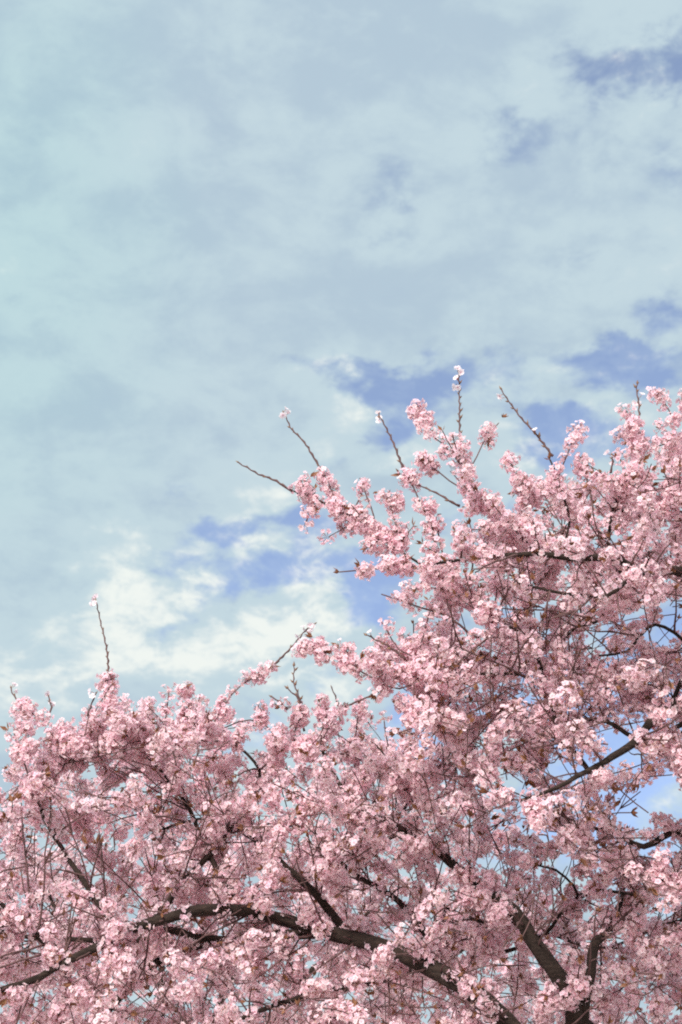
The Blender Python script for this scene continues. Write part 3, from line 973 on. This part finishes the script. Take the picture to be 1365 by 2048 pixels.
trees = [t1, t2, t3]
scores = rank_by_view(trees)
n_tris = 0
for ti, t in enumerate(trees):
    root, base = t.root, t.base
    # wood
    items = []
    for c in t.chains:
        x, y, d = project(c['P'])
        vis = ((x > 0) & (x < 1365) & (y > 0) & (y < 2048)).sum()
        items.append((vis * float(np.mean(c['rad'])), c))
    fine_wood = []
    quota = {'branch': 300, 'twig': 300, 'spray': 300}
    items.sort(key=lambda z: -z[0])
    for sc_, c in items:
        k = c['kind']
        if k in ('trunk', 'limb'):
            nm, sides = k, (14 if k == 'trunk' else 10)
            kn = 0.05
        else:
            nm = 'branch' if k in ('branch', 'spray') else 'twig'
            sides, kn = (6 if nm == 'branch' else 4), 0.0
            if sc_ <= 0 or quota[k] <= 0:
                fine_wood.append(c)
                continue
            quota[k] -= 1
        P = c['P'] - base
        V, F = tube(P, c['rad'], sides, kn)
        me = mesh_from(nm, V, F, [M_BARK if k in ('trunk', 'limb') else M_TWIG], smooth=True)
        n_tris += len(F)
        add(nm, me, root)
    if fine_wood:
        Vs, Fs, off = [], [], 0
        for c in fine_wood:
            st = 2 if len(c['P']) > 6 else 1
            idx = list(range(0, len(c['P']), st))
            if idx[-1] != len(c['P']) - 1:
                idx.append(len(c['P']) - 1)
            V, F = tube((c['P'] - base)[idx], c['rad'][idx], 4)
            Vs.append(V)
            Fs.append(F + off)
            off += len(V)
        me = mesh_from('fine_twigs', np.concatenate(Vs), np.concatenate(Fs), [M_TWIG], smooth=True)
        n_tris += len(me.polygons)
        o = add('fine_twigs', me, root)
        o['kind'] = 'stuff'
    # blossom
    n = len(t.clusters)
    order = sorted(range(n), key=lambda i: -scores[ti].get(i, 0))
    hero = set(i for i in order[:300] if scores[ti].get(i, 0) > 0)
    Z = np.array([c[1] for c in t.clusters])
    Pp = np.array([c[0] for c in t.clusters]) - base
    Rm = frame_of(Z, rng.random(n) * 6.28)
    S_ = rng.uniform(0.9, 1.18, n) * (1.25 if ti == 2 else 1.0)
    vi = np.array([int(rng.integers(18, 24)) if c[2] else int(rng.integers(0, 18)) for c in t.clusters])
    from mathutils import Matrix
    for i in hero:
        o = bpy.data.objects.new('blossom_cluster', VAR_ME[vi[i]])
        o.parent = root
        m = Matrix(Rm[i].tolist()).to_4x4() @ Matrix.Scale(S_[i], 4)
        m.translation = Pp[i]
        o.matrix_local = m
        COL.objects.link(o)
    Vs, Fs, Ms, Ts, off = [], [], [], [], 0
    plain = np.array([ti == 2 or scores[ti].get(i, 0) < 30 for i in range(n)])
    rest = np.array([i not in hero for i in range(n)])
    for k in range(len(VAR1)):
        for far, V4 in ((False, VAR1[k]), (True, VAR2[k])):
            ids = np.nonzero((vi == k) & rest & (plain == far))[0]
            if not len(ids):
                continue
            V, F, M, T = V4
            W = np.einsum('nij,vj->nvi', Rm[ids] * S_[ids][:, None, None], V) + Pp[ids][:, None, :]
            Vs.append(W.reshape(-1, 3))
            Fs.append((F[None] + (np.arange(len(ids)) * len(V))[:, None, None]).reshape(-1, 3) + off)
            Ms.append(np.tile(M, len(ids)))
            shade = rng.normal(1.0, 0.035, (len(ids), 1, 1)) * np.ones((1, len(V), 4))
            Ts.append(np.clip(T[None] * shade, 0, 0.95).reshape(-1, 4))
            off += len(W) * len(V)
    me = mesh_from('blossom_mass', np.concatenate(Vs), np.concatenate(Fs), [M_PETAL, M_STALK, M_HEART], np.concatenate(Ms), np.concatenate(Ts))
    n_tris += len(me.polygons)
    o = add('blossom_mass', me, root)
    o['kind'] = 'stuff'
    print('TREE', ti, 'clusters', n, 'hero', len(hero), 'chains', len(t.chains), 'leaves', len(t.leaves), 'tris', n_tris)
    # bronze young leaves
    x, y, d = project(np.array([l[0] for l in t.leaves]))
    o_in = [i for i in np.argsort(d) if 0 < x[i] < 1365 and 0 < y[i] < 2048]
    big = set(o_in[:300])
    lz = np.array([l[1] for l in t.leaves])
    LR = frame_of(lz, rng.random(len(lz)) * 6.28)
    Vs, Fs, off = [], [], 0
    for i in range(len(lz)):
        k = int(rng.integers(0, len(LEAF)))
        s = rng.uniform(0.9, 1.45)
        if i in big:
            o = bpy.data.objects.new('leaf_tuft', LEAF_ME[k])
            o.parent = root
            m = Matrix(LR[i].tolist()).to_4x4() @ Matrix.Scale(s, 4)
            m.translation = t.leaves[i][0] - base
            o.matrix_local = m
            COL.objects.link(o)
        else:
            V, F = LEAF[k]
            Vs.append((V * s) @ LR[i].T + t.leaves[i][0] - base)
            Fs.append(F + off)
            off += len(V)
    if Vs:
        me = mesh_from('young_foliage', np.concatenate(Vs), np.concatenate(Fs), [M_LEAF])
        o = add('young_foliage', me, root)
        o['kind'] = 'stuff'

# ------------------------------------------------------------------ long bare shoots with buds and a few flowers
SHOOTS = [  # tree, points, flowers at (0..1), bud size
    (t2, [(585, 982, 6.35), (535, 952, 6.35), (478, 926, 6.35)], [], 1.0),
    (t2, [(650, 952, 6.35), (612, 886, 6.35), (585, 855, 6.35), (569, 826, 6.35)], [.97, 1, 1], 1.0),
    (t2, [(810, 945, 6.3), (787, 885, 6.3), (757, 828, 6.3)], [.95, .98, 1], 1.0),
    (t2, [(922, 915, 6.3), (924, 830, 6.3), (918, 745, 6.3)], [.84, .86, .88, .97, 1, 1, 1], 1.2),
    (t2, [(1106, 912, 6.25), (1075, 865, 6.25), (1040, 825, 6.25), (1003, 780, 6.25)], [.35, .93, .96, .98], 1.3),
    (t2, [(1273, 872, 6.3), (1274, 820, 6.3), (1274, 768, 6.3)], [.68, .72, .7, .74], 1.3),
    (t2, [(812, 1318, 6.4), (785, 1298, 6.4), (735, 1270, 6.4)], [.9], 1.1),
    (t2, [(920, 1012, 6.3), (880, 990, 6.3), (835, 968, 6.3)], [], 1.0),
    (t1, [(218, 1362, 7.2), (208, 1280, 7.2), (193, 1202, 7.2)], [.97, 1, 1, 1], 1.0),
    (t1, [(545, 1335, 7.1), (580, 1302, 7.1), (614, 1262, 7.1), (628, 1248, 7.1)], [.85, .9, .93, .95, .97, 1, 1, 1], 1.0),
    (t1, [(609, 1462, 7.4), (604, 1400, 7.4), (590, 1365, 7.4), (589, 1333, 7.4)], [], 1.5),
    (t1, [(604, 1408, 7.4), (592, 1392, 7.4), (576, 1378, 7.4)], [], 1.4),
    (t1, [(575, 1418, 7.4), (560, 1406, 7.4), (545, 1395, 7.4)], [], 1.2),
    (t1, [(48, 1418, 7.1), (35, 1398, 7.1), (22, 1377, 7.1)], [.95, 1, 1], 0.9),
    (t1, [(97, 1436, 7.1), (101, 1415, 7.1), (97, 1394, 7.1)], [.9, 1, 1], 0.9),
    (t1, [(176, 1432, 7.1), (184, 1408, 7.1), (193, 1388, 7.1)], [1, .97], 0.9),
    (t1, [(682, 1442, 7.4), (673, 1405, 7.4), (663, 1374, 7.4)], [], 0.6),
    (t1, [(640, 1430, 7.4), (700, 1405, 7.4), (750, 1382, 7.4), (800, 1350, 7.4)], [], 0.3),
    (t2, [(1222, 945, 6.3), (1226, 925, 6.3), (1224, 912, 6.3)], [.7, .9, 1], 1.0),
]
for t, pts, fl, bs in SHOOTS:
    P = smooth_path([at(*p) for p in pts], 0.022)
    n = len(P)
    bend = np.cumsum(np.cumsum(rng.normal(size=(n, 3)), axis=0), axis=0)
    bend -= np.linspace(0, 1, n)[:, None] * bend[-1]
    bend -= bend[0] * np.linspace(1, 0, n)[:, None]
    P = P + bend / (np.abs(bend).max() + 1e-6) * 0.012 * min(1.0, n / 12)
    T = np.gradient(P, axis=0)
    T /= np.linalg.norm(T, axis=1, keepdims=True)
    side = np.cross(T, np.array([0, -1.0, 0.2]))
    side /= np.linalg.norm(side, axis=1, keepdims=True)
    zig = np.where(np.arange(n) % 2 == 0, 1.0, -1.0) * rng.uniform(0.0008, 0.0034, n)
    zig[0] = 0
    P = P + side * zig[:, None]
    rad = np.linspace(0.0066, 0.0032, n) * (1 + 0.18 * np.where(np.arange(n) % 2 == 0, 1, -1))
    V, F = tube(P - t.base, rad, 6)
    sh = add('shoot', mesh_from('shoot', V, F, [M_TWIG], smooth=True), t.root)
    for i in range(2, n):
        if rng.random() < (0.6 if bs > .5 else .2):
            a = side[i] * (1 if i % 2 == 0 else -1) + np.array([0, rng.normal() * .6, 0]) + T[i] * 1.3
            m = Matrix(frame_of(a[None], np.array([rng.random() * 6]))[0].tolist()).to_4x4() @ Matrix.Scale(bs * rng.uniform(.6, 1.5), 4)
            m.translation = P[i] - t.base
            o = bpy.data.objects.new('bud', BUD_ME)
            o.parent = sh
            o.matrix_local = m
            COL.objects.link(o)
    m = Matrix(frame_of(T[-1:], np.array([0.0]))[0].tolist()).to_4x4() @ Matrix.Scale(bs * 1.3, 4)
    m.translation = P[-1] - t.base
    o = bpy.data.objects.new('bud', BUD_ME)
    o.parent = sh
    o.matrix_local = m
    COL.objects.link(o)
    for f in fl:
        i = min(n - 1, int(f * (n - 1)))
        a = rng.normal(size=3) + np.array([-.3, -.4, .3])
        a /= np.linalg.norm(a)
        m = Matrix(frame_of(a[None], np.array([rng.random() * 6]))[0].tolist()).to_4x4() @ Matrix.Scale(rng.uniform(1.0, 1.3), 4)
        m.translation = P[i] - t.base
        o = bpy.data.objects.new('blossom', SINGLE_ME[int(rng.integers(0, 5))])
        o.parent = sh
        o.matrix_local = m
        COL.objects.link(o)
